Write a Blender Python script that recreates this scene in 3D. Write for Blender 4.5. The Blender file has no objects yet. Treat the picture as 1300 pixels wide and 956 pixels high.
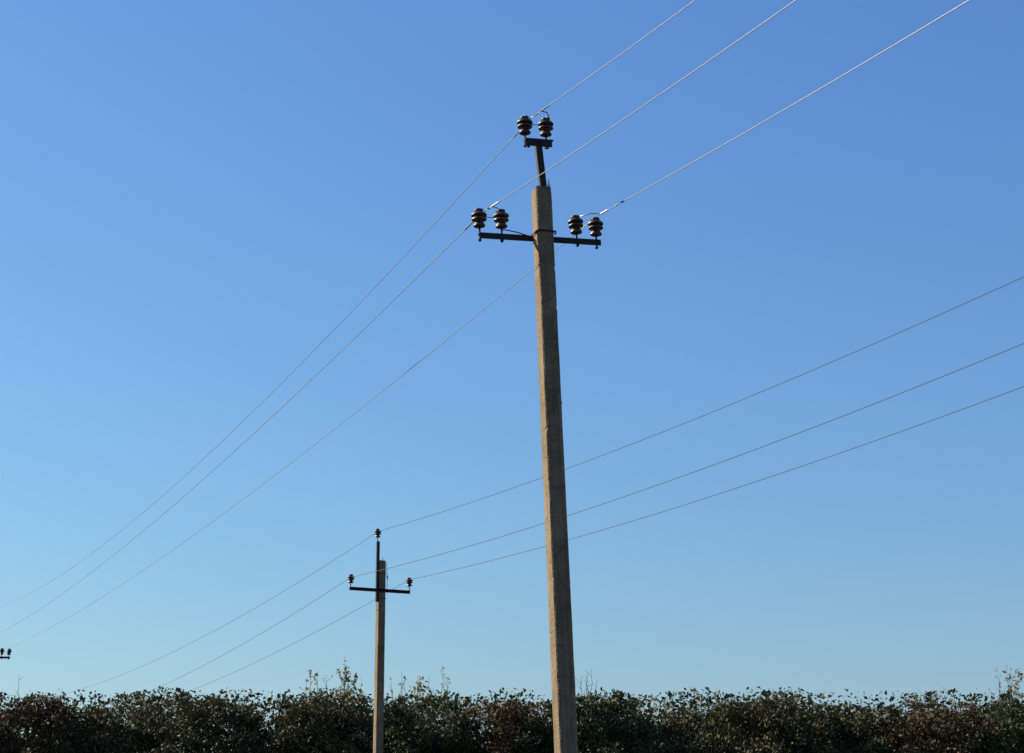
import bpy, bmesh, math, random
import numpy as np
from mathutils import Vector, Matrix

S = bpy.context.scene
COL = S.collection

# ------------------------------------------------------------ camera
cd = bpy.data.cameras.new('camera')
cam = bpy.data.objects.new('camera', cd)
COL.objects.link(cam)
PITCH = math.atan(656.5 / 2400.0)
cam.location = (0, 0, 1.6)
cam.rotation_euler = (math.pi / 2 + PITCH, 0, 0)
cd.sensor_width = 36.0
cd.lens = 2400.0 / 1300.0 * 36.0
cd.shift_y = -44.5 / 1300.0
cd.clip_start = 0.1
cd.clip_end = 20000
S.camera = cam

# ------------------------------------------------------------ sky and sun
SUN_EL = math.radians(31)
sv = Vector((-math.sin(math.radians(67)), math.cos(math.radians(67)), 0))          # horizontal direction towards the sun
SUN_ROT = math.atan2(sv.x, sv.y)
w = bpy.data.worlds.new('World')
S.world = w
w.use_nodes = True
wn = w.node_tree
bg = wn.nodes['Background']
sky = wn.nodes.new('ShaderNodeTexSky')
sky.sky_type = 'NISHITA'
sky.sun_disc = False
sky.sun_elevation = SUN_EL
sky.sun_rotation = SUN_ROT
sky.altitude = 0
sky.air_density = 1.6
sky.dust_density = 0.3
sky.ozone_density = 8.0
tint = wn.nodes.new('ShaderNodeMix')            # slightly cooler white balance of the air light
tint.data_type = 'RGBA'
tint.blend_type = 'MULTIPLY'
tint.inputs[0].default_value = 1.0
tint.inputs[7].default_value = (0.80, 0.925, 1.11, 1)
wn.links.new(sky.outputs[0], tint.inputs[6])
sep = wn.nodes.new('ShaderNodeSeparateColor')
com = wn.nodes.new('ShaderNodeCombineColor')
pw_ = wn.nodes.new('ShaderNodeMath')
pw_.operation = 'POWER'
pw_.inputs[1].default_value = 0.72
mu = wn.nodes.new('ShaderNodeMath')
mu.operation = 'MULTIPLY'
mu.inputs[1].default_value = 1.636
wn.links.new(tint.outputs[2], sep.inputs[0])
wn.links.new(sep.outputs[0], com.inputs[0])
wn.links.new(sep.outputs[1], com.inputs[1])
wn.links.new(sep.outputs[2], pw_.inputs[0])
wn.links.new(pw_.outputs[0], mu.inputs[0])
wn.links.new(mu.outputs[0], com.inputs[2])
wn.links.new(com.outputs[0], bg.inputs[0])
bg.inputs[1].default_value = 0.062

sd = bpy.data.lights.new('sun', 'SUN')
sd.energy = 5.0
sd.angle = math.radians(0.5)
sd.color = (1.0, 0.88, 0.70)
sun = bpy.data.objects.new('sun', sd)
COL.objects.link(sun)
sdir = Vector((sv.x * math.cos(SUN_EL), sv.y * math.cos(SUN_EL), math.sin(SUN_EL)))
sun.rotation_euler = sdir.to_track_quat('Z', 'Y').to_euler()
sun.location = (-20, 5, 30)

S.view_settings.view_transform = 'Standard'
S.view_settings.look = 'None'
S.view_settings.gamma = 1
S.view_settings.exposure = 1.0
S.view_settings.use_curve_mapping = False

# ------------------------------------------------------------ materials
def mat(name):
    m = bpy.data.materials.new(name)
    m.use_nodes = True
    return m, m.node_tree.nodes, m.node_tree.links, m.node_tree.nodes['Principled BSDF']

def ramp(n, stops):
    r = n.new('ShaderNodeValToRGB')
    while len(r.color_ramp.elements) < len(stops):
        r.color_ramp.elements.new(0.5)
    for e, (p, c) in zip(r.color_ramp.elements, stops):
        e.position = p
        e.color = (*c, 1)
    return r

def noise(n, l, vec, scale, detail=4, rough=0.6):
    t = n.new('ShaderNodeTexNoise')
    t.inputs['Scale'].default_value = scale
    t.inputs['Detail'].default_value = detail
    t.inputs['Roughness'].default_value = rough
    if vec is not None:
        l.new(vec, t.inputs['Vector'])
    return t

def mixc(n, l, mode, fac, a, b):
    m = n.new('ShaderNodeMix')
    m.data_type = 'RGBA'
    m.blend_type = mode
    if hasattr(fac, 'is_linked'):
        l.new(fac, m.inputs[0])
    else:
        m.inputs[0].default_value = fac
    for s, k in ((a, 6), (b, 7)):
        if hasattr(s, 'is_linked'):
            l.new(s, m.inputs[k])
        else:
            m.inputs[k].default_value = (*s, 1)
    return m.outputs[2]

def concrete_material():
    m, n, l, b = mat('weathered_concrete')
    tc = n.new('ShaderNodeTexCoord')
    v = tc.outputs['Object']
    big = noise(n, l, v, 1.6, 5, 0.65)
    r1 = ramp(n, [(0.30, (0.145, 0.107, 0.066)), (0.50, (0.215, 0.158, 0.094)), (0.72, (0.275, 0.208, 0.126))])
    l.new(big.outputs[0], r1.inputs[0])
    # fine aggregate
    fine = noise(n, l, v, 55, 3, 0.7)
    r2 = ramp(n, [(0.32, (0.55, 0.53, 0.5)), (0.55, (1, 1, 1)), (0.75, (1.22, 1.2, 1.15))])
    l.new(fine.outputs[0], r2.inputs[0])
    c = mixc(n, l, 'MULTIPLY', 0.75, r1.outputs[0], r2.outputs[0])
    # vertical rain streaks
    mp = n.new('ShaderNodeMapping')
    mp.inputs['Scale'].default_value = (26, 26, 0.8)
    l.new(v, mp.inputs['Vector'])
    st = noise(n, l, mp.outputs[0], 1.0, 4, 0.6)
    r3 = ramp(n, [(0.38, (0.66, 0.64, 0.62)), (0.6, (1.05, 1.05, 1.05))])
    l.new(st.outputs[0], r3.inputs[0])
    c = mixc(n, l, 'MULTIPLY', 0.6, c, r3.outputs[0])
    # horizontal casting marks
    mp2 = n.new('ShaderNodeMapping')
    mp2.inputs['Scale'].default_value = (1.2, 1.2, 9)
    l.new(v, mp2.inputs['Vector'])
    hz = noise(n, l, mp2.outputs[0], 1.0, 6, 0.75)
    r4 = ramp(n, [(0.30, (0.62, 0.60, 0.56)), (0.42, (1, 1, 1)), (0.7, (1.1, 1.08, 1.05))])
    l.new(hz.outputs[0], r4.inputs[0])
    c = mixc(n, l, 'MULTIPLY', 0.8, c, r4.outputs[0])
    # blotchy rust and lichen stains, drawn out downwards
    mp3 = n.new('ShaderNodeMapping')
    mp3.inputs['Scale'].default_value = (9, 9, 1.7)
    l.new(v, mp3.inputs['Vector'])
    sp = noise(n, l, mp3.outputs[0], 1.0, 7, 0.7)
    r5 = ramp(n, [(0.56, (0, 0, 0)), (0.68, (0.65, 0.65, 0.65))])
    l.new(sp.outputs[0], r5.inputs[0])
    c = mixc(n, l, 'MIX', r5.outputs[0], c, (0.085, 0.060, 0.038))
    # hairline cracks
    vc = n.new('ShaderNodeTexVoronoi')
    vc.feature = 'DISTANCE_TO_EDGE'
    vc.inputs['Scale'].default_value = 2.6
    wv = noise(n, l, v, 5, 4, 0.7)
    wm = mixc(n, l, 'MIX', 0.12, v, wv.outputs['Color'])
    l.new(wm, vc.inputs['Vector'])
    r6 = ramp(n, [(0.0, (0.35, 0.33, 0.30)), (0.010, (1, 1, 1))])
    l.new(vc.outputs['Distance'], r6.inputs[0])
    c = mixc(n, l, 'MULTIPLY', 0.8, c, r6.outputs[0])
    l.new(c, b.inputs['Base Color'])
    b.inputs['Roughness'].default_value = 0.92
    b.inputs['Specular IOR Level'].default_value = 0.25
    vo = n.new('ShaderNodeTexVoronoi')
    vo.inputs['Scale'].default_value = 38
    l.new(v, vo.inputs['Vector'])
    ad = n.new('ShaderNodeMath')
    ad.operation = 'ADD'
    l.new(fine.outputs[0], ad.inputs[0])
    l.new(hz.outputs[0], ad.inputs[1])
    ad2 = n.new('ShaderNodeMath')
    ad2.operation = 'MULTIPLY_ADD'
    l.new(vo.outputs[0], ad2.inputs[0])
    ad2.inputs[1].default_value = 0.5
    l.new(ad.outputs[0], ad2.inputs[2])
    bp = n.new('ShaderNodeBump')
    bp.inputs['Strength'].default_value = 0.75
    bp.inputs['Distance'].default_value = 0.012
    l.new(ad2.outputs[0], bp.inputs['Height'])
    l.new(bp.outputs[0], b.inputs['Normal'])
    return m

def steel_material(name, c0, c1, metal=0.3, rough=0.75):
    m, n, l, b = mat(name)
    tc = n.new('ShaderNodeTexCoord')
    t = noise(n, l, tc.outputs['Object'], 14, 5, 0.7)
    r = ramp(n, [(0.38, c0), (0.66, c1)])
    l.new(t.outputs[0], r.inputs[0])
    l.new(r.outputs[0], b.inputs['Base Color'])
    b.inputs['Metallic'].default_value = metal
    b.inputs['Roughness'].default_value = rough
    bp = n.new('ShaderNodeBump')
    bp.inputs['Strength'].default_value = 0.3
    bp.inputs['Distance'].default_value = 0.003
    l.new(t.outputs[0], bp.inputs['Height'])
    l.new(bp.outputs[0], b.inputs['Normal'])
    return m

def wire_material(name, c, metal, rough):
    m, n, l, b = mat(name)
    b.inputs['Base Color'].default_value = (*c, 1)
    b.inputs['Metallic'].default_value = metal
    b.inputs['Roughness'].default_value = rough
    return m

def glaze_material():
    m, n, l, b = mat('brown_glazed_porcelain')
    tc = n.new('ShaderNodeTexCoord')
    t = noise(n, l, tc.outputs['Object'], 9, 4, 0.6)
    r = ramp(n, [(0.35, (0.020, 0.009, 0.005)), (0.65, (0.075, 0.031, 0.014))])
    l.new(t.outputs[0], r.inputs[0])
    l.new(r.outputs[0], b.inputs['Base Color'])
    r2 = ramp(n, [(0.3, (0.34, 0.34, 0.34)), (0.7, (0.62, 0.62, 0.62))])
    t2 = noise(n, l, tc.outputs['Object'], 30, 3, 0.6)
    l.new(t2.outputs[0], r2.inputs[0])
    l.new(r2.outputs[0], b.inputs['Roughness'])
    b.inputs['Specular IOR Level'].default_value = 0.6
    return m

def leaf_material(name, stops, trans=0.18):
    m, n, l, b = mat(name)
    g = n.new('ShaderNodeNewGeometry')
    r = ramp(n, stops)
    l.new(g.outputs['Random Per Island'], r.inputs[0])
    l.new(r.outputs[0], b.inputs['Base Color'])
    b.inputs['Roughness'].default_value = 0.7
    b.inputs['Specular IOR Level'].default_value = 0.2
    tr = n.new('ShaderNodeBsdfTranslucent')
    l.new(r.outputs[0], tr.inputs[0])
    mx = n.new('ShaderNodeMixShader')
    mx.inputs[0].default_value = trans
    out = n['Material Output']
    l.new(b.outputs[0], mx.inputs[1])
    l.new(tr.outputs[0], mx.inputs[2])
    l.new(mx.outputs[0], out.inputs[0])
    return m

def bark_material():
    m, n, l, b = mat('bark')
    tc = n.new('ShaderNodeTexCoord')
    mp = n.new('ShaderNodeMapping')
    mp.inputs['Scale'].default_value = (9, 9, 2)
    l.new(tc.outputs['Object'], mp.inputs['Vector'])
    t = noise(n, l, mp.outputs[0], 2, 6, 0.7)
    r = ramp(n, [(0.3, (0.035, 0.027, 0.02)), (0.7, (0.10, 0.08, 0.06))])
    l.new(t.outputs[0], r.inputs[0])
    l.new(r.outputs[0], b.inputs['Base Color'])
    b.inputs['Roughness'].default_value = 0.95
    return m

M_CON = concrete_material()
M_STEEL = steel_material('dark_painted_steel', (0.006, 0.0055, 0.0055), (0.030, 0.018, 0.012), 0.1, 0.8)
M_BAND = steel_material('rusty_round_bar', (0.018, 0.013, 0.010), (0.06, 0.034, 0.022))
M_GLAZE = glaze_material()
M_WIRE = wire_material('weathered_aluminium', (0.20, 0.19, 0.17), 0.85, 0.42)
M_WIRE_DARK = wire_material('shaded_wire', (0.055, 0.05, 0.045), 0.1, 0.8)  # darker, duller twin of the wire metal, shade put into its colour
M_TIE = steel_material('dark_tie_wire', (0.05, 0.05, 0.05), (0.16, 0.15, 0.14), 0.5, 0.5)
M_CLAMP = steel_material('bare_aluminium_clamp', (0.42, 0.41, 0.38), (0.6, 0.58, 0.54), 0.6, 0.4)
M_BARK = bark_material()
M_LEAF = leaf_material('olive_autumn_leaves', [(0.0, (0.030, 0.036, 0.014)), (0.5, (0.045, 0.050, 0.018)),
                                              (0.82, (0.075, 0.066, 0.026)), (1.0, (0.12, 0.085, 0.032))], 0.10)
M_LEAF_GREEN = leaf_material('dull_green_leaves', [(0.0, (0.026, 0.040, 0.014)), (0.6, (0.042, 0.060, 0.020)),
                                                  (0.9, (0.06, 0.07, 0.025)), (1.0, (0.10, 0.085, 0.03))], 0.15)
M_LEAF_BROWN = leaf_material('brown_autumn_leaves', [(0.0, (0.040, 0.030, 0.014)), (0.5, (0.070, 0.048, 0.020)),
                                                    (0.85, (0.10, 0.068, 0.028)), (1.0, (0.16, 0.10, 0.04))], 0.15)
M_LEAF_TAN = leaf_material('tan_autumn_leaves', [(0.0, (0.10, 0.10, 0.032)), (0.5, (0.25, 0.22, 0.075)),
                                                 (1.0, (0.36, 0.29, 0.13))], 0.35)

# ------------------------------------------------------------ mesh helpers
def link(name, me, m, parent=None, loc=None):
    o = bpy.data.objects.new(name, me)
    COL.objects.link(o)
    if m is not None and me is not None and not me.materials:
        me.materials.append(m)
    if parent is not None:
        o.parent = parent
    if loc is not None:
        o.location = loc
    return o

def to_mesh(bm, name, smooth=False):
    bmesh.ops.recalc_face_normals(bm, faces=bm.faces[:])
    me = bpy.data.meshes.new(name)
    bm.to_mesh(me)
    bm.free()
    if smooth:
        me.polygons.foreach_set('use_smooth', [True] * len(me.polygons))
    return me

def box(bm, x0, x1, y0, y1, z0, z1, bev=0.0, shear=(0, 0)):
    """box; shear moves the top in x, y"""
    vs = []
    for z in (z0, z1):
        sx, sy = (shear if z == z1 else (0, 0))
        for x, y in ((x0, y0), (x1, y0), (x1, y1), (x0, y1)):
            vs.append(bm.verts.new((x + sx, y + sy, z)))
    fs = [(3, 2, 1, 0), (4, 5, 6, 7), (0, 1, 5, 4), (1, 2, 6, 5), (2, 3, 7, 6), (3, 0, 4, 7)]
    faces = [bm.faces.new([vs[i] for i in f]) for f in fs]
    if bev:
        es = list({e for f in faces for e in f.edges})
        bmesh.ops.bevel(bm, geom=es, offset=bev, segments=1, affect='EDGES')

def tube(bm, pts, r, seg=8, cap=True):
    pts = [Vector(p) for p in pts]
    rs = r if isinstance(r, (list, tuple)) else [r] * len(pts)
    rings = []
    up = None
    for i, p in enumerate(pts):
        a = pts[max(i - 1, 0)]
        c = pts[min(i + 1, len(pts) - 1)]
        t = (c - a).normalized()
        if up is None:
            up = Vector((0, 0, 1)) if abs(t.z) < 0.9 else Vector((1, 0, 0))
        s = t.cross(up).normalized()
        u = s.cross(t).normalized()
        up = u
        rings.append([bm.verts.new(p + (s * math.cos(2 * math.pi * k / seg) + u * math.sin(2 * math.pi * k / seg)) * rs[i])
                      for k in range(seg)])
    for A, B in zip(rings, rings[1:]):
        for k in range(seg):
            bm.faces.new((A[k], A[(k + 1) % seg], B[(k + 1) % seg], B[k]))
    if cap:
        bm.faces.new(rings[0][::-1])
        bm.faces.new(rings[-1])

def lathe(bm, prof, seg=36):
    rings = []
    for r, z in prof:
        if r < 1e-5:
            rings.append([bm.verts.new((0, 0, z))])
        else:
            rings.append([bm.verts.new((r * math.cos(2 * math.pi * k / seg), r * math.sin(2 * math.pi * k / seg), z))
                          for k in range(seg)])
    for A, B in zip(rings, rings[1:]):
        for k in range(seg):
            k2 = (k + 1) % seg
            if len(A) == 1 and len(B) == 1:
                continue
            if len(A) == 1:
                bm.faces.new((A[0], B[k2], B[k]))
            elif len(B) == 1:
                bm.faces.new((A[k], A[k2], B[0]))
            else:
                bm.faces.new((A[k], A[k2], B[k2], B[k]))

def hexnut(bm, x, y, z, r, h, axis='Z'):
    pts = [(x, y, z), (x, y, z + h)] if axis == 'Z' else ([(x, y, z), (x, y + h, z)] if axis == 'Y' else [(x, y, z), (x + h, y, z)])
    tube(bm, pts, r, seg=6)

# ------------------------------------------------------------ ground
def make_ground():
    bm = bmesh.new()
    rnd = random.Random(3)
    xs = sorted(set([-6000, -2000, -600, -250] + list(range(-120, 121, 6)) + [250, 600, 2000, 6000]))
    ys = sorted(set([-2000, -600, -200] + list(range(-60, 151, 6)) + [250, 600, 2000, 8000]))
    grid = {}
    for i, x in enumerate(xs):
        for j, y in enumerate(ys):
            near = abs(x) < 120 and -60 < y < 150
            z = (rnd.uniform(-0.10, 0.0) if near else -0.05)
            grid[i, j] = bm.verts.new((x, y, z))
    for i in range(len(xs) - 1):
        for j in range(len(ys) - 1):
            bm.faces.new((grid[i, j], grid[i + 1, j], grid[i + 1, j + 1], grid[i, j + 1]))
    m, n, l, b = mat('dry_field_ground')
    tc = n.new('ShaderNodeTexCoord')
    t = noise(n, l, tc.outputs['Object'], 0.25, 8, 0.7)
    r = ramp(n, [(0.35, (0.022, 0.019, 0.011)), (0.5, (0.038, 0.031, 0.019)), (0.7, (0.06, 0.048, 0.028))])
    l.new(t.outputs[0], r.inputs[0])
    t2 = noise(n, l, tc.outputs['Object'], 9, 5, 0.75)
    r2 = ramp(n, [(0.3, (0.5, 0.5, 0.5)), (0.7, (1.2, 1.2, 1.2))])
    l.new(t2.outputs[0], r2.inputs[0])
    c = mixc(n, l, 'MULTIPLY', 0.9, r.outputs[0], r2.outputs[0])
    l.new(c, b.inputs['Base Color'])
    b.inputs['Roughness'].default_value = 1.0
    bp = n.new('ShaderNodeBump')
    bp.inputs['Strength'].default_value = 0.8
    bp.inputs['Distance'].default_value = 0.08
    l.new(t2.outputs[0], bp.inputs['Height'])
    l.new(bp.outputs[0], b.inputs['Normal'])
    o = link('ground', to_mesh(bm, 'ground', True), m)
    o['kind'] = 'structure'
make_ground()

# ------------------------------------------------------------ pole parts
def shaft_mesh(z_top, wx_top, wx_bot, wy_top, wy_bot, seed):
    """tapered rectangular precast shaft with worn, chamfered arrises"""
    rnd = random.Random(seed)
    bm = bmesh.new()
    N = 260
    rings = []
    drift = [0.0] * 8
    for i in range(N + 1):
        f = i / N
        z = -0.3 + (z_top + 0.3) * f
        hx = 0.5 * (wx_bot + (wx_top - wx_bot) * f)
        hy = 0.5 * (wy_bot + (wy_top - wy_bot) * f)
        ch = 0.012
        if i >= N - 1:                                     # slightly crumbled head
            ch = 0.015
            hx -= 0.002
            hy -= 0.002
        base = [(-hx + ch, -hy), (hx - ch, -hy), (hx, -hy + ch), (hx, hy - ch), (hx - ch, hy), (-hx + ch, hy), (-hx, hy - ch), (-hx, -hy + ch)]
        ring = []
        for k, (x, y) in enumerate(base):
            drift[k] = drift[k] * 0.8 + rnd.uniform(-0.0008, 0.0008)
            chip = 0.0
            if rnd.random() < 0.010:
                chip = rnd.uniform(0.003, 0.009)
            s = 1 - chip / 0.1
            ring.append(bm.verts.new((x * s + drift[k], y * s + drift[(k + 3) % 8], z + (rnd.uniform(-0.006, 0.006) if i == N else 0))))
        rings.append(ring)
    for A, B in zip(rings, rings[1:]):
        for k in range(8):
            bm.faces.new((A[k], A[(k + 1) % 8], B[(k + 1) % 8], B[k]))
    bm.faces.new(rings[-1])
    bm.faces.new(rings[0][::-1])
    return to_mesh(bm, 'shaft')

INS_PROF = [(0.0, 0.012), (0.030, 0.010), (0.042, -0.002), (0.056, -0.004), (0.064, 0.002), (0.065, 0.010), (0.058, 0.024),
            (0.046, 0.044), (0.041, 0.062), (0.042, 0.074), (0.052, 0.077), (0.070, 0.071), (0.079, 0.072), (0.082, 0.079),
            (0.079, 0.090), (0.068, 0.102), (0.055, 0.113), (0.051, 0.121), (0.057, 0.125), (0.074, 0.120), (0.083, 0.121),
            (0.0865, 0.129), (0.083, 0.141), (0.071, 0.154), (0.052, 0.163), (0.041, 0.168), (0.038, 0.173), (0.040, 0.179),
            (0.046, 0.184), (0.047, 0.192), (0.042, 0.200), (0.030, 0.206), (0.014, 0.209), (0.0, 0.210)]
INS_H = 0.210
_bm = bmesh.new()
lathe(_bm, INS_PROF, 40)
INS_MESH = to_mesh(_bm, 'insulator', True)

def pin_mesh(drop):
    """steel pin from under the cross bar up into the insulator, with collar and nut"""
    bm = bmesh.new()
    tube(bm, [(0, 0, -drop), (0, 0, 0.03)], 0.011, 10)
    hexnut(bm, 0, 0, -drop + 0.01, 0.020, 0.018)
    return to_mesh(bm, 'insulator_pin')

def tie_mesh(seed, notch=True):
    """binding wire wrapped twice round the insulator neck, ends twisted up beside the head"""
    rnd = random.Random(seed)
    bm = bmesh.new()
    pts = []
    a0 = rnd.uniform(0, 6.28)
    for i in range(40):
        a = a0 + i / 39 * 4 * math.pi
        pts.append((0.0405 * math.cos(a), 0.0405 * math.sin(a), 0.169 + 0.006 * i / 39))
    tube(bm, pts, 0.003, 5)
    for s in (0, 2.2):
        a = a0 + s
        c, q = math.cos(a), math.sin(a)
        tube(bm, [(0.042 * c, 0.042 * q, 0.172), (0.055 * c, 0.055 * q, 0.190), (0.048 * c, 0.048 * q, 0.214)], 0.003, 5)
    return to_mesh(bm, 'binding_wire')

def add_insulator(pole, x, y, z, drop, seed):
    i = link('insulator', INS_MESH, M_GLAZE, pole, (x, y, z))
    i.rotation_euler = (0.03 * math.sin(seed * 2.1), 0.035 * math.cos(seed * 1.7), seed * 1.3)
    i.scale = (1.04, 1.04, 1.0)
    link('insulator_pin', pin_mesh(drop), M_STEEL, i)
    link('binding_wire', tie_mesh(seed), M_TIE, i)
    return i

def angle_bar(bm, x0, x1, y, z, w_, t, side=1):
    """L-profile along x, its upright leaf at y and its flat leaf at the bottom pointing to side*y"""
    box(bm, x0, x1, y, y + side * t if side > 0 else y, z - w_ / 2, z + w_ / 2) if side > 0 else box(bm, x0, x1, y - t, y, z - w_ / 2, z + w_ / 2)
    if side > 0:
        box(bm, x0, x1, y + t - 0.0005, y + w_, z + w_ / 2 - t, z + w_ / 2 - 0.0005)
    else:
        box(bm, x0, x1, y - w_, y - t + 0.0005, z + w_ / 2 - t, z + w_ / 2 - 0.0005)

def empty(name, loc, rot):
    o = bpy.data.objects.new(name, None)
    o.empty_display_size = 0.3
    COL.objects.link(o)
    o.location = loc
    o.rotation_euler = rot
    return o

def lean_rot(yaw, ry):
    # local frame turned by yaw, then leaned about the world Y axis
    return (Matrix.Rotation(ry, 3, 'Y') @ Matrix.Rotation(yaw, 3, 'Z')).to_euler()

# ------------------------------------------------------------ double-insulator pole (near)
def make_anchor_pole():
    root = empty('utility_pole', (0.6635, 20, 0), lean_rot(0.2984, -0.0381))
    link('shaft', shaft_mesh(8.846, 0.181, 0.206, 0.195, 0.222, 11), M_CON, root)
    # cross bar behind the shaft
    bm = bmesh.new()
    angle_bar(bm, -0.705, 0.722, 0.106, 8.296, 0.070, 0.007, 1)
    box(bm, -0.722, -0.700, 0.104, 0.1055, 8.288, 8.318)      # bent end tab
    for x in (-0.17, 0.16):
        tube(bm, [(x, 0.092, 8.292), (x, 0.145, 8.292)], 0.010, 8)
        hexnut(bm, x, 0.084, 8.292, 0.020, 0.016, 'Y')
    cb = link('cross_bar', to_mesh(bm, 'cross_bar'), M_STEEL, root)
    # strap clamp: round bar going round the front of the shaft
    bm = bmesh.new()
    hx, hy, z = 0.097, 0.109, 8.322
    pts = [(-0.135, 0.125, z - 0.020), (-0.118, 0.09, z - 0.006), (-hx - 0.008, 0.0, z), (-hx - 0.004, -hy + 0.012, z), (-hx + 0.018, -hy - 0.006, z + 0.002),
           (0.0, -hy - 0.004, z + 0.004), (hx - 0.02, -hy - 0.006, z + 0.002), (hx + 0.002, -hy + 0.010, z), (hx + 0.010, 0.0, z), (0.125, 0.10, z - 0.008), (0.135, 0.13, z - 0.020)]
    tube(bm, pts, 0.0085, 8)
    tube(bm, [(hx + 0.004, -0.085, z - 0.03), (hx + 0.022, -0.088, z - 0.022), (hx + 0.024, -0.088, z + 0.004), (hx + 0.006, -0.085, z + 0.012)], 0.009, 7)
    link('strap_clamp', to_mesh(bm, 'strap_clamp', True), M_BAND, root)
    # earthing wire running out above the left arm of the cross bar
    bm = bmesh.new()
    tube(bm, [(-0.15, 0.10, 8.322), (-0.27, 0.095, 8.352), (-0.42, 0.095, 8.374), (-0.44, 0.11, 8.372)], 0.0065, 7)
    link('earthing_wire', to_mesh(bm, 'earthing_wire', True), M_BAND, root)
    # steel post standing in the head of the shaft
    bm = bmesh.new()
    zt = 9.405
    z0 = 8.835
    for x0, x1, y0, y1 in ((-0.036, 0.040, -0.026, -0.019), (-0.036, -0.029, -0.019, 0.030), (0.033, 0.040, -0.019, 0.030)):
        box(bm, x0 + 0.024, x1 + 0.024, y0, y1, z0, zt, 0, (-0.040, 0))
    hd = link('top_post', to_mesh(bm, 'top_post'), M_STEEL, root)
    bm = bmesh.new()
    box(bm, -0.171, 0.146, -0.030, -0.022, 9.350, 9.442)
    box(bm, -0.171, 0.146, -0.022, 0.052, 9.432, 9.4405)
    box(bm, 0.146, 0.160, -0.030, -0.024, 9.418, 9.442)
    for x in (-0.13, 0.095):
        hexnut(bm, x, -0.01, 9.336, 0.017, 0.016)
    for x in (-0.03, 0.01):
        hexnut(bm, x, -0.042, 9.405, 0.013, 0.012, 'Y')
    link('top_bracket', to_mesh(bm, 'top_bracket'), M_STEEL, root)
    # insulators: three pairs
    for k, (x, y, z, d) in enumerate([(-0.159, 0.012, 9.508, 0.165), (0.090, 0.012, 9.506, 0.165),
                                      (-0.697, 0.135, 8.407, 0.175), (-0.440, 0.135, 8.414, 0.175),
                                      (0.443, 0.135, 8.403, 0.165), (0.678, 0.135, 8.392, 0.165)]):
        add_insulator(root, x, y, z, d, k + 1)
    # jumper wires between the two insulators of each pair
    bm = bmesh.new()
    tube(bm, [(-0.120, -0.01, 9.615), (-0.06, -0.03, 9.604), (0.0, -0.03, 9.602), (0.05, -0.012, 9.606)], 0.0045, 6)
    link('jumper_wire', to_mesh(bm, 'jumper_wire', True), M_TIE, root)
    bm = bmesh.new()
    tube(bm, [(-0.655, 0.105, 8.515), (-0.60, 0.09, 8.505), (-0.54, 0.09, 8.510), (-0.478, 0.11, 8.530)], 0.0045, 6)
    link('jumper_wire', to_mesh(bm, 'jumper_wire', True), M_TIE, root)
    # wire stub at the head and lifting eye on the flank
    bm = bmesh.new()
    tube(bm, [(0.085, -0.03, 8.70), (0.087, -0.03, 8.90), (0.080, -0.035, 8.952)], [0.006, 0.006, 0.004], 6)
    tube(bm, [(0.075, -0.03, 8.86), (0.070, -0.03, 8.905)], [0.006, 0.004], 6)
    link('reinforcement_stub', to_mesh(bm, 'reinforcement_stub'), M_BAND, root)
    bm = bmesh.new()
    tube(bm, [(0.085, -0.02, 6.355), (0.112, -0.02, 6.362), (0.120, -0.02, 6.385), (0.112, -0.02, 6.41), (0.085, -0.02, 6.417)], 0.006, 7)
    link('lifting_eye', to_mesh(bm, 'lifting_eye', True), M_BAND, root)
    return root

pole = make_anchor_pole()
pole['label'] = 'tall leaning concrete pole in the centre with three pairs of brown insulators'
pole['category'] = 'utility pole'
pole['group'] = 'concrete power line poles'

def copy_tree(o, parent=None):
    c = o.copy()
    COL.objects.link(c)
    c.parent = parent
    for ch in o.children:
        copy_tree(ch, c)
    return c

far = copy_tree(pole)
far.location = (-17.60, 64.0, -0.165)
far.rotation_euler = lean_rot(0.2, 0.0)
far['label'] = 'distant pole at the lower left edge, only one bar end with two insulators showing'
far['category'] = 'utility pole'

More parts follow.
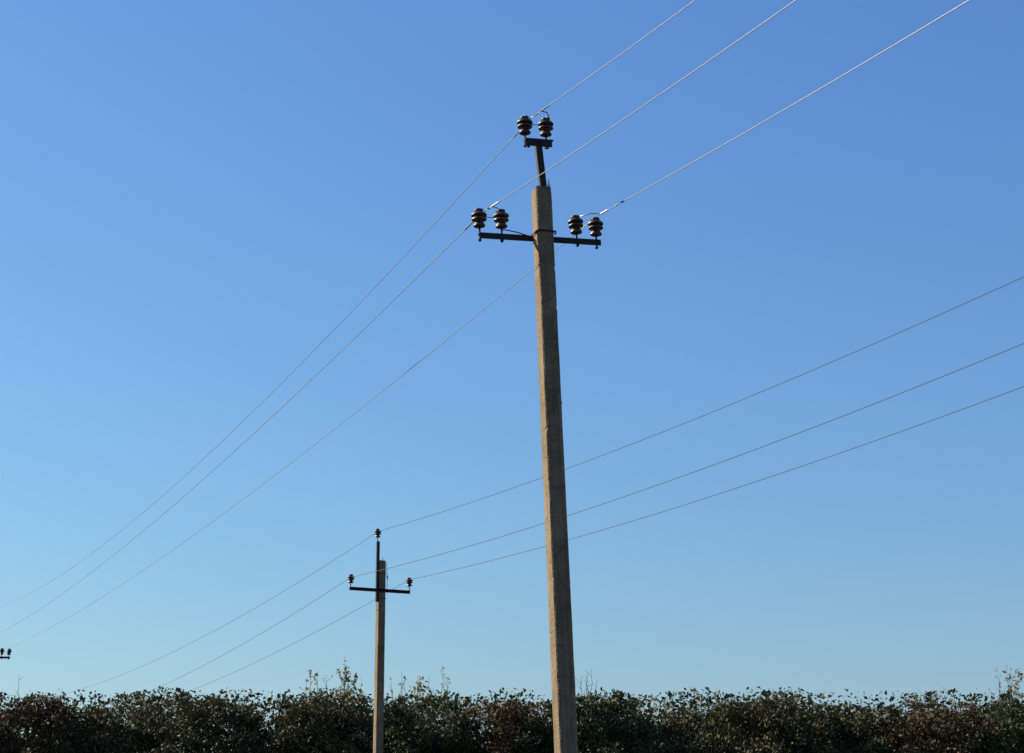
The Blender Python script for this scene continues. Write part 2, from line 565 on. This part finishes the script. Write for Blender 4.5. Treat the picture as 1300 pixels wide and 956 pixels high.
# ------------------------------------------------------------ single-insulator pole (middle distance)
def make_line_pole():
    root = empty('utility_pole', (-3.1865, 46, 0), lean_rot(0.4605, -0.0008))
    link('shaft', shaft_mesh(8.622, 0.172, 0.205, 0.180, 0.225, 23), M_CON, root)
    bm = bmesh.new()
    angle_bar(bm, -0.864, 0.726, -0.100, 7.879, 0.075, 0.008, -1)
    for x in (-0.06, 0.07):
        hexnut(bm, x, -0.118, 7.879, 0.018, 0.012, 'Y')
    link('cross_bar', to_mesh(bm, 'cross_bar'), M_STEEL, root)
    bm = bmesh.new()
    z0, zt, xc = 7.60, 9.079, -0.124
    for x0, x1, y0, y1 in ((-0.037, 0.037, -0.096, -0.089), (-0.037, -0.030, -0.089, -0.040)):
        box(bm, xc + x0, xc + x1, y0, y1, z0, zt)
    box(bm, xc - 0.030, xc + 0.037, -0.089, -0.040, zt - 0.008, zt - 0.0005)
    link('top_post', to_mesh(bm, 'top_post'), M_STEEL, root)
    for k, (x, y, z, d) in enumerate([(-0.135, -0.065, 9.188, 0.150), (-0.845, -0.135, 8.015, 0.165), (0.692, -0.135, 8.030, 0.180)]):
        add_insulator(root, x, y, z, d, k + 7)
    for z in (8.30, 7.70):
        bm = bmesh.new()
        tube(bm, [(-0.165, -0.07, z), (-0.10, 0.10, z), (0.0, 0.108, z), (0.096, 0.10, z), (0.100, -0.08, z), (0.08, -0.106, z), (-0.09, -0.106, z)], 0.006, 6)
        link('strap_clamp', to_mesh(bm, 'strap_clamp', True), M_BAND, root)
    bm = bmesh.new()
    tube(bm, [(0.098, -0.10, 8.56), (0.104, -0.115, 8.36), (0.112, -0.12, 8.22), (0.112, -0.12, 7.93)], 0.0055, 6)
    tube(bm, [(0.112, -0.12, 8.17), (0.112, -0.12, 8.25)], 0.017, 8)
    link('earthing_wire', to_mesh(bm, 'earthing_wire', True), M_BAND, root)
    bm = bmesh.new()
    tube(bm, [(0.035, 0.0, 8.60), (0.036, 0.0, 8.70)], 0.007, 6)
    link('reinforcement_stub', to_mesh(bm, 'reinforcement_stub'), M_BAND, root)
    return root

pole2 = make_line_pole()
pole2['label'] = 'smaller concrete pole left of the near one, single insulators on bar and top post'
pole2['category'] = 'utility pole'
pole2['group'] = 'concrete power line poles'

# ------------------------------------------------------------ conductors
def sagged(A, B, sag, n, t0=0.0, t1=1.0):
    A = Vector(A)
    B = Vector(B)
    out = []
    for i in range(n + 1):
        t = t0 + (t1 - t0) * i / n
        p = A.lerp(B, t)
        p.z -= 4 * sag * t * (1 - t)
        out.append(p)
    return out

def conductor(label, left, mid, right, r=0.0046, group='overhead power line wires', m=None):
    """left = (start, end, sag) away from the pole, right the same towards the viewer"""
    bm = bmesh.new()
    pts = list(reversed(sagged(*left, 90))) + [Vector(p) for p in mid] + sagged(*right, 110)
    tube(bm, pts, r, 7)
    o = link('power_line_wire', to_mesh(bm, 'power_line_wire', True), m or M_WIRE)
    o['label'] = label
    o['category'] = 'power line'
    o['group'] = group
    return o

def wrap(parent, span, ta, tb, r, mat_, turns=0, tail=None, name='wire_clamp'):
    """clamp or binding lying on a conductor between two of its stations"""
    pts = sagged(*span, 30, ta, tb)
    bm = bmesh.new()
    if turns:
        d = (pts[-1] - pts[0]).normalized()
        s = d.cross(Vector((0, 0, 1))).normalized()
        u = s.cross(d)
        hp = []
        L = len(pts) - 1
        for i in range(turns * 8 + 1):
            f = i / (turns * 8)
            p = pts[0].lerp(pts[-1], f)
            a = f * turns * 2 * math.pi
            hp.append(p + (s * math.cos(a) + u * math.sin(a)) * (r + 0.004))
        tube(bm, hp, 0.0035, 5)
    else:
        n = len(pts)
        tube(bm, pts, [r * (0.55 if i in (0, n - 1) else 1) for i in range(n)], 8)
    if tail:
        tube(bm, [pts[0]] + [Vector(p) for p in tail], 0.0065, 6)
    return link(name, to_mesh(bm, name, True), mat_, parent)

wT = ((0.125, 19.956, 9.612), (-17.78, 63.95, 9.49), 0.98)
wM = ((-0.385, 19.912, 8.527), (-18.29, 63.95, 8.36), 0.73)
wR = ((0.900, 20.300, 8.545), (-16.95, 64.15, 8.36), 0.52)
rT = ((0.205, 19.956, 9.672), (12.823, -12.273, 8.933), 0.673)
rM = ((-0.298, 19.912, 8.556), (12.239, -12.569, 7.838), 0.618)
rR = ((0.947, 20.315, 8.625), (13.415, -11.973, 7.817), 0.592)
wT = ((0.125, 19.956, 9.572), (-17.833, 63.871, 9.60), 1.0)
wM = ((-0.385, 19.912, 8.477), (-18.397, 63.765, 8.36), 0.73)
wR = ((0.92, 20.315, 8.597), (-17.05, 64.12, 8.39), 0.52)
c1 = conductor('topmost wire of the near pole, running from lower left to the upper edge', wT, [], rT)
c2 = conductor('wire on the left arm of the near pole, crossing in front of its steel post', wM, [], rM)
c3 = conductor('wire on the right arm of the near pole, passing behind its shaft', wR, [], rR)

# local-to-world helper for points on the near pole
PM = Matrix.Rotation(-0.0381, 4, 'Y') @ Matrix.Rotation(0.2984, 4, 'Z')
def pw(x, y, z):
    return Vector((0.6635, 20, 0)) + (PM @ Vector((x, y, z)))
wrap(c1, rT, 0.0094, 0.0160, 0.0085, M_TIE, 0, [pw(0.085, -0.08, 9.745), pw(0.135, -0.01, 9.700), pw(0.135, 0.01, 9.678)])
wrap(c1, rT, 0.0030, 0.0070, 0.006, M_TIE, 3, None, 'binding_wire')
wrap(c2, rM, 0.0060, 0.0125, 0.010, M_CLAMP, 0, [pw(-0.50, 0.07, 8.615), pw(-0.455, 0.11, 8.595)])
wrap(c2, rM, 0.0022, 0.0042, 0.006, M_TIE, 3, None, 'binding_wire')
wrap(c2, wM, 0.0022, 0.0085, 0.0085, M_TIE, 0, None, 'wire_clamp')
wrap(c3, rR, 0.0040, 0.0100, 0.010, M_CLAMP, 0, [pw(0.60, 0.06, 8.620), pw(0.49, 0.11, 8.595)])
wrap(c3, rR, 0.0160, 0.0178, 0.003, M_CLAMP, 4, None, 'binding_wire')
wrap(c3, rR, 0.0208, 0.0220, 0.003, M_TIE, 4, None, 'binding_wire')
wrap(c1, wT, 0.0018, 0.0060, 0.0075, M_TIE, 0, None, 'wire_clamp')

sT, sL, sR = (-3.267, 45.85, 9.326), (-3.896, 45.50, 8.145), (-2.518, 46.20, 8.187)
conductor('topmost wire of the smaller left pole, rising to the right edge', (sT, (-22.559, 90.837, 8.841), 0.694), [], (sT, (15.012, 9.723, 10.825), 0.75), 0.0055, m=M_WIRE_DARK)
conductor('middle of the three wires rising rightwards from the smaller left pole', (sL, (-23.114, 90.513, 7.713), 0.864), [], (sL, (14.474, 9.479, 9.62), 0.777), 0.0055, m=M_WIRE_DARK)
conductor('lowest of the three wires rising rightwards from the smaller left pole', (sR, (-21.98, 91.174, 7.636), 0.782), [], (sR, (15.688, 10.029, 9.554), 0.76), 0.0055, m=M_WIRE_DARK)

# ------------------------------------------------------------ trees
def leaf_mesh(C, size, nrm_up, rng, name):
    """one small folded blade per centre, random in size and attitude"""
    n = len(C)
    s = size * np.clip(rng.lognormal(-0.05, 0.35, n), 0.4, 1.9)
    a = rng.normal(size=(n, 3))
    a /= np.linalg.norm(a, axis=1)[:, None]
    b = rng.normal(size=(n, 3))
    b[:, 2] += nrm_up
    b -= (b * a).sum(1)[:, None] * a
    b /= np.linalg.norm(b, axis=1)[:, None]
    k = np.cross(a, b)
    L = a * (s * 0.62)[:, None]
    W = k * (s * 0.34)[:, None]
    F = b * (s * 0.12)[:, None]
    V = np.stack([C - L, C + W + F, C + L, C - W + F], 1).reshape(-1, 3)
    me = bpy.data.meshes.new(name)
    me.vertices.add(n * 4)
    me.vertices.foreach_set('co', V.astype(np.float32).ravel())
    me.loops.add(n * 6)
    i = np.arange(n)[:, None] * 4
    idx = (i + np.array([0, 1, 2, 0, 2, 3])[None, :]).ravel()
    me.loops.foreach_set('vertex_index', idx.astype(np.int32))
    me.polygons.add(n * 2)
    me.polygons.foreach_set('loop_start', (np.arange(n * 2) * 3).astype(np.int32))
    me.polygons.foreach_set('loop_total', np.full(n * 2, 3, np.int32))
    me.update(calc_edges=True)
    me.validate()
    return me

def limb_path(A, B, rnd, n=6, wob=0.08):
    A = Vector(A)
    B = Vector(B)
    L = (B - A).length
    pts = []
    for i in range(n + 1):
        f = i / n
        p = A.lerp(B, f)
        if 0 < i < n:
            p += Vector((rnd.uniform(-1, 1), rnd.uniform(-1, 1), rnd.uniform(-0.5, 1))) * wob * L * math.sin(math.pi * f)
        pts.append(p)
    return pts

def make_tree(x, y, label, seed, top=6.3, rx=2.1, dense=1.0, shoots=(), leaf=0.078, sparse=False, tan=0.0, group='trees behind the poles'):
    """shoots: (dx, height above ground of tip, lean, leaves, near/far) rising out of the crown"""
    rnd = random.Random(seed)
    rng = np.random.default_rng(seed)
    root = empty('tree', (x, y, 0), (0, 0, 0))
    root['label'] = label
    root['category'] = 'tree'
    root['group'] = group
    zc = 3.75
    rz = top - zc
    bm = bmesh.new()
    fork = Vector((rnd.uniform(-.15, .15), rnd.uniform(-.15, .15), 1.5))
    tube(bm, [(0, 0, -0.1), (0.02, 0.01, 0.5), fork, fork + Vector((0.05, 0.0, 1.2)), fork + Vector((rnd.uniform(-.2, .2), 0, 2.6)), (0, 0, top - 0.5)],
         [0.17, 0.13, 0.11, 0.08, 0.05, 0.02], 10)
    clumps = []
    nc = 84 if not sparse else 26
    for k in range(nc):
        while True:
            v = rng.uniform(-1, 1, 3)
            if 0.12 < (v ** 2).sum() < 1:
                break
        v[2] = abs(v[2]) * (1 if rnd.random() < 0.72 else -1)
        c = Vector((v[0] * rx, v[1] * rx * 0.9, zc + v[2] * rz * 0.90))
        clumps.append(c)
        if k % 2 == 0 or sparse:
            base = fork + Vector((0, 0, rnd.uniform(0, max(0.2, (c.z - 2.0) * 0.6))))
            pts = limb_path(base, c, rnd)
            r0 = rnd.uniform(0.025, 0.055)
            tube(bm, pts, [r0 * (1 - 0.85 * i / (len(pts) - 1)) for i in range(len(pts))], 6)
            for q in range(5):
                e = c + Vector((rnd.uniform(-.5, .5), rnd.uniform(-.5, .5), rnd.uniform(0.05, .40)))
                e.z = min(e.z, top + (0.05 if not sparse else 0.22))
                p2 = limb_path(pts[-2], e, rnd, 4)
                tube(bm, p2, [0.010, 0.008, 0.006, 0.004, 0.0025], 4)
    centres = []
    if not sparse:
        for c in clumps:
            for q in range(4):                       # leafy tufts at the ends of each bough
                o_ = rng.normal(size=3) * np.array([0.30, 0.30, 0.20])
                m = int(95 * dense * rng.uniform(0.5, 1.5))
                sg = rng.uniform(0.09, 0.20)
                centres.append(rng.normal(size=(m, 3)) * np.array([sg, sg, sg * 0.7]) + np.array(c) + o_)
        m = int(3200 * dense)
        v = rng.normal(size=(m, 3))
        v /= np.linalg.norm(v, axis=1)[:, None]
        v *= rng.uniform(0.3, 0.93, m)[:, None]
        centres.append(v * np.array([rx, rx * .9, rz]) + np.array([0, 0, zc]))
        C = np.concatenate(centres)
        lim = top - 0.26 - 0.22 * (0.5 + 0.5 * np.sin(C[:, 0] * 2.3 + seed * 1.7) * np.cos(C[:, 0] * 5.1 + seed)) + 0.10 * rng.random(len(C))
        C = C[C[:, 2] < lim]
        cr = link('crown', leaf_mesh(C, leaf, 0.3, rng, 'crown'), (M_LEAF, M_LEAF_GREEN, M_LEAF, M_LEAF_BROWN)[(seed * 7 // 3) % 4], root)
    # shoots
    tanC = []
    for (dx, ztip, lean, nl, spread) in shoots:
        A = Vector((dx - lean, rnd.uniform(-.2, .2), 5.2))
        B = Vector((dx, rnd.uniform(-.3, .1), ztip))
        p = limb_path(A, B, rnd, 8, 0.03)
        tube(bm, p, [0.016 - 0.0135 * i / 8 for i in range(9)], 5)
        twigs = [p]
        for q in range(3 + int(spread * 8)):
            f = rnd.uniform(0.35, 0.9)
            s = A.lerp(B, f)
            e = s + Vector((rnd.uniform(-1, 1) * (0.12 + spread), rnd.uniform(-.15, .15), rnd.uniform(0.08, 0.32)))
            e.z = min(e.z, ztip - 0.02)
            tw = limb_path(s, e, rnd, 3, 0.05)
            tube(bm, tw, [0.006, 0.0045, 0.0035, 0.002], 4)
            twigs.append(tw)
        for q in range(int(nl * 2.4)):
            tw = rnd.choice(twigs)
            if rnd.random() < 0.35:
                tw = twigs[0]
            k = rnd.randint(len(tw) // 2, len(tw) - 1)
            c = tw[k] + Vector((rnd.gauss(0, .030), rnd.gauss(0, .03), rnd.gauss(0, .030)))
            tanC.append(tuple(c))
    link('trunk', to_mesh(bm, 'trunk'), M_BARK, root)
    if tanC:
        link('upper_leaves', leaf_mesh(np.array(tanC), 0.072, 0.3, rng, 'upper_leaves'), M_LEAF_TAN, root)
    return root

def X(px, y=54.0):       # ground-plan x of a thing whose bearing is read off the photograph
    return (px - 650) / 2400.0 * (y * 0.9646 + 4.8 * 0.2637)
def Z(py, y=54.0):
    a = -(py - 433.5) / 2400.0
    c, s = math.cos(PITCH), math.sin(PITCH)
    return 1.6 + y * (s + a * c) / (c - a * s)

def shoots_at(tree_px, specs, y=54.0):
    return [(X(px, y) - X(tree_px, y), Z(py, y), (lean), nl, sp) for px, py, lean, nl, sp in specs]

T = [
 (-75, 55.5, 'olive leafed tree past the left edge, left of the distant pole', 6.42, ()),
 (35, 54.0, 'bushy tree at the lower left below the distant pole, one bare twig rising', 6.33, [(25, 856, -.05, 0, .02)]),
 (150, 55.0, 'bushy tree third from the left edge where the topmost wire of the smaller pole dips', 6.40, ()),
 (262, 54.2, 'bushy tree below the lowest wire, left of the sprig topped tree', 6.34, ()),
 (412, 54.0, 'bushy tree just left of the smaller pole, leafy tan sprigs standing above it', 6.33,
  [(393, 851, -.10, 10, .10), (404, 850, .14, 9, .12), (388, 862, -.1, 6, .1), (438, 834, .04, 13, .04), (433, 849, -.04, 8, .05),
   (444, 856, .05, 26, .14), (451, 858, .05, 26, .12), (436, 860, -.05, 16, .1), (459, 862, .1, 14, .1), (414, 858, -.1, 5, .12)]),
 (535, 54.3, 'bushy tree just right of the smaller pole with low tan sprigs', 6.35,
  [(510, 852, -.06, 6, .05), (514, 863, .0, 5, .1), (530, 858, .0, 16, .06), (535, 861, .02, 18, .08), (545, 858, .06, 12, .08), (562, 847, -.03, 7, .03), (569, 860, .1, 4, .06), (497, 864, -.1, 4, .05)]),
 (645, 55.0, 'bushy tree left of the near pole foot, between the two pole shafts', 6.40, ()),
 (752, 54.4, 'tree just right of the near pole with thin bare twigs on top', 6.34,
  [(737, 857, -.03, 0, .05), (746, 853, .0, 0, .08), (751, 849, .03, 0, .08), (744, 858, -.1, 0, .1), (758, 861, .1, 0, .06)]),
 (868, 55.2, 'bushy tree second to the right of the near pole', 6.42, ()),
 (978, 54.2, 'bushy tree third to the right of the near pole', 6.34, ()),
 (1090, 55.0, 'bushy tree fourth to the right of the near pole', 6.40, ()),
 (1195, 54.3, 'bushy tree next left of the tan topped tree on the right edge', 6.34, ()),
 (1290, 54.0, 'tree at the right edge topped with loose tan leaves', 6.30,
  [(1264, 851, -.1, 7, .05), (1269, 858, -.05, 7, .08), (1276, 846, .0, 14, .10), (1283, 849, .05, 14, .14), (1281, 857, .0, 14, .14), (1291, 854, .08, 14, .08),
   (1294, 858, .06, 26, .12), (1302, 850, .08, 22, .14), (1312, 846, .1, 26, .2), (1326, 852, .1, 26, .2)]),
 (1405, 55.0, 'olive leafed tree past the right edge', 6.40, ()),
]
for i, (px, y, lab, top, sh) in enumerate(T):
    top -= (0.35, 0.0, 0.28, 0.05, 0.0, 0.0, 0.22, 0.0, 0.36, 0.08, 0.30, 0.02, 0.0, 0.3)[i]
    make_tree(X(px, y), y, lab, 100 + i, top=top, rx=(2.15, 1.9, 2.3, 2.0)[i % 4], shoots=shoots_at(px, sh, y))

# far wood closing the view behind the trees: one uncountable mass
def far_wood():
    rng = np.random.default_rng(77)
    n = 460
    cx = rng.uniform(-30, 30, n)
    cy = rng.uniform(72, 84, n)
    ct = 1.6 + cy * 0.0872 - 0.45 + 0.30 * np.sin(cx * 1.3 + 2) * np.sin(cx * 0.37) - 0.10
    cz = rng.uniform(0.28, 1.0, n) * ct
    C = []
    for k in range(n):
        C.append(rng.normal(size=(210, 3)) * np.array([0.75, 0.7, 0.42]) + np.array([cx[k], cy[k], cz[k]]))
    C = np.concatenate(C)
    C = C[C[:, 2] > 0.1]
    lim = 1.6 + C[:, 1] * 0.0862 - 0.30 * np.sin(C[:, 0] * 0.9) ** 2
    C = C[C[:, 2] < lim]
    o = link('far_wood', leaf_mesh(C, 0.15, 0.3, rng, 'far_wood'), M_LEAF)
    o['kind'] = 'stuff'
    o['label'] = 'dark leafy wood closing the view behind the row of trees'
    o['category'] = 'wood'
far_wood()
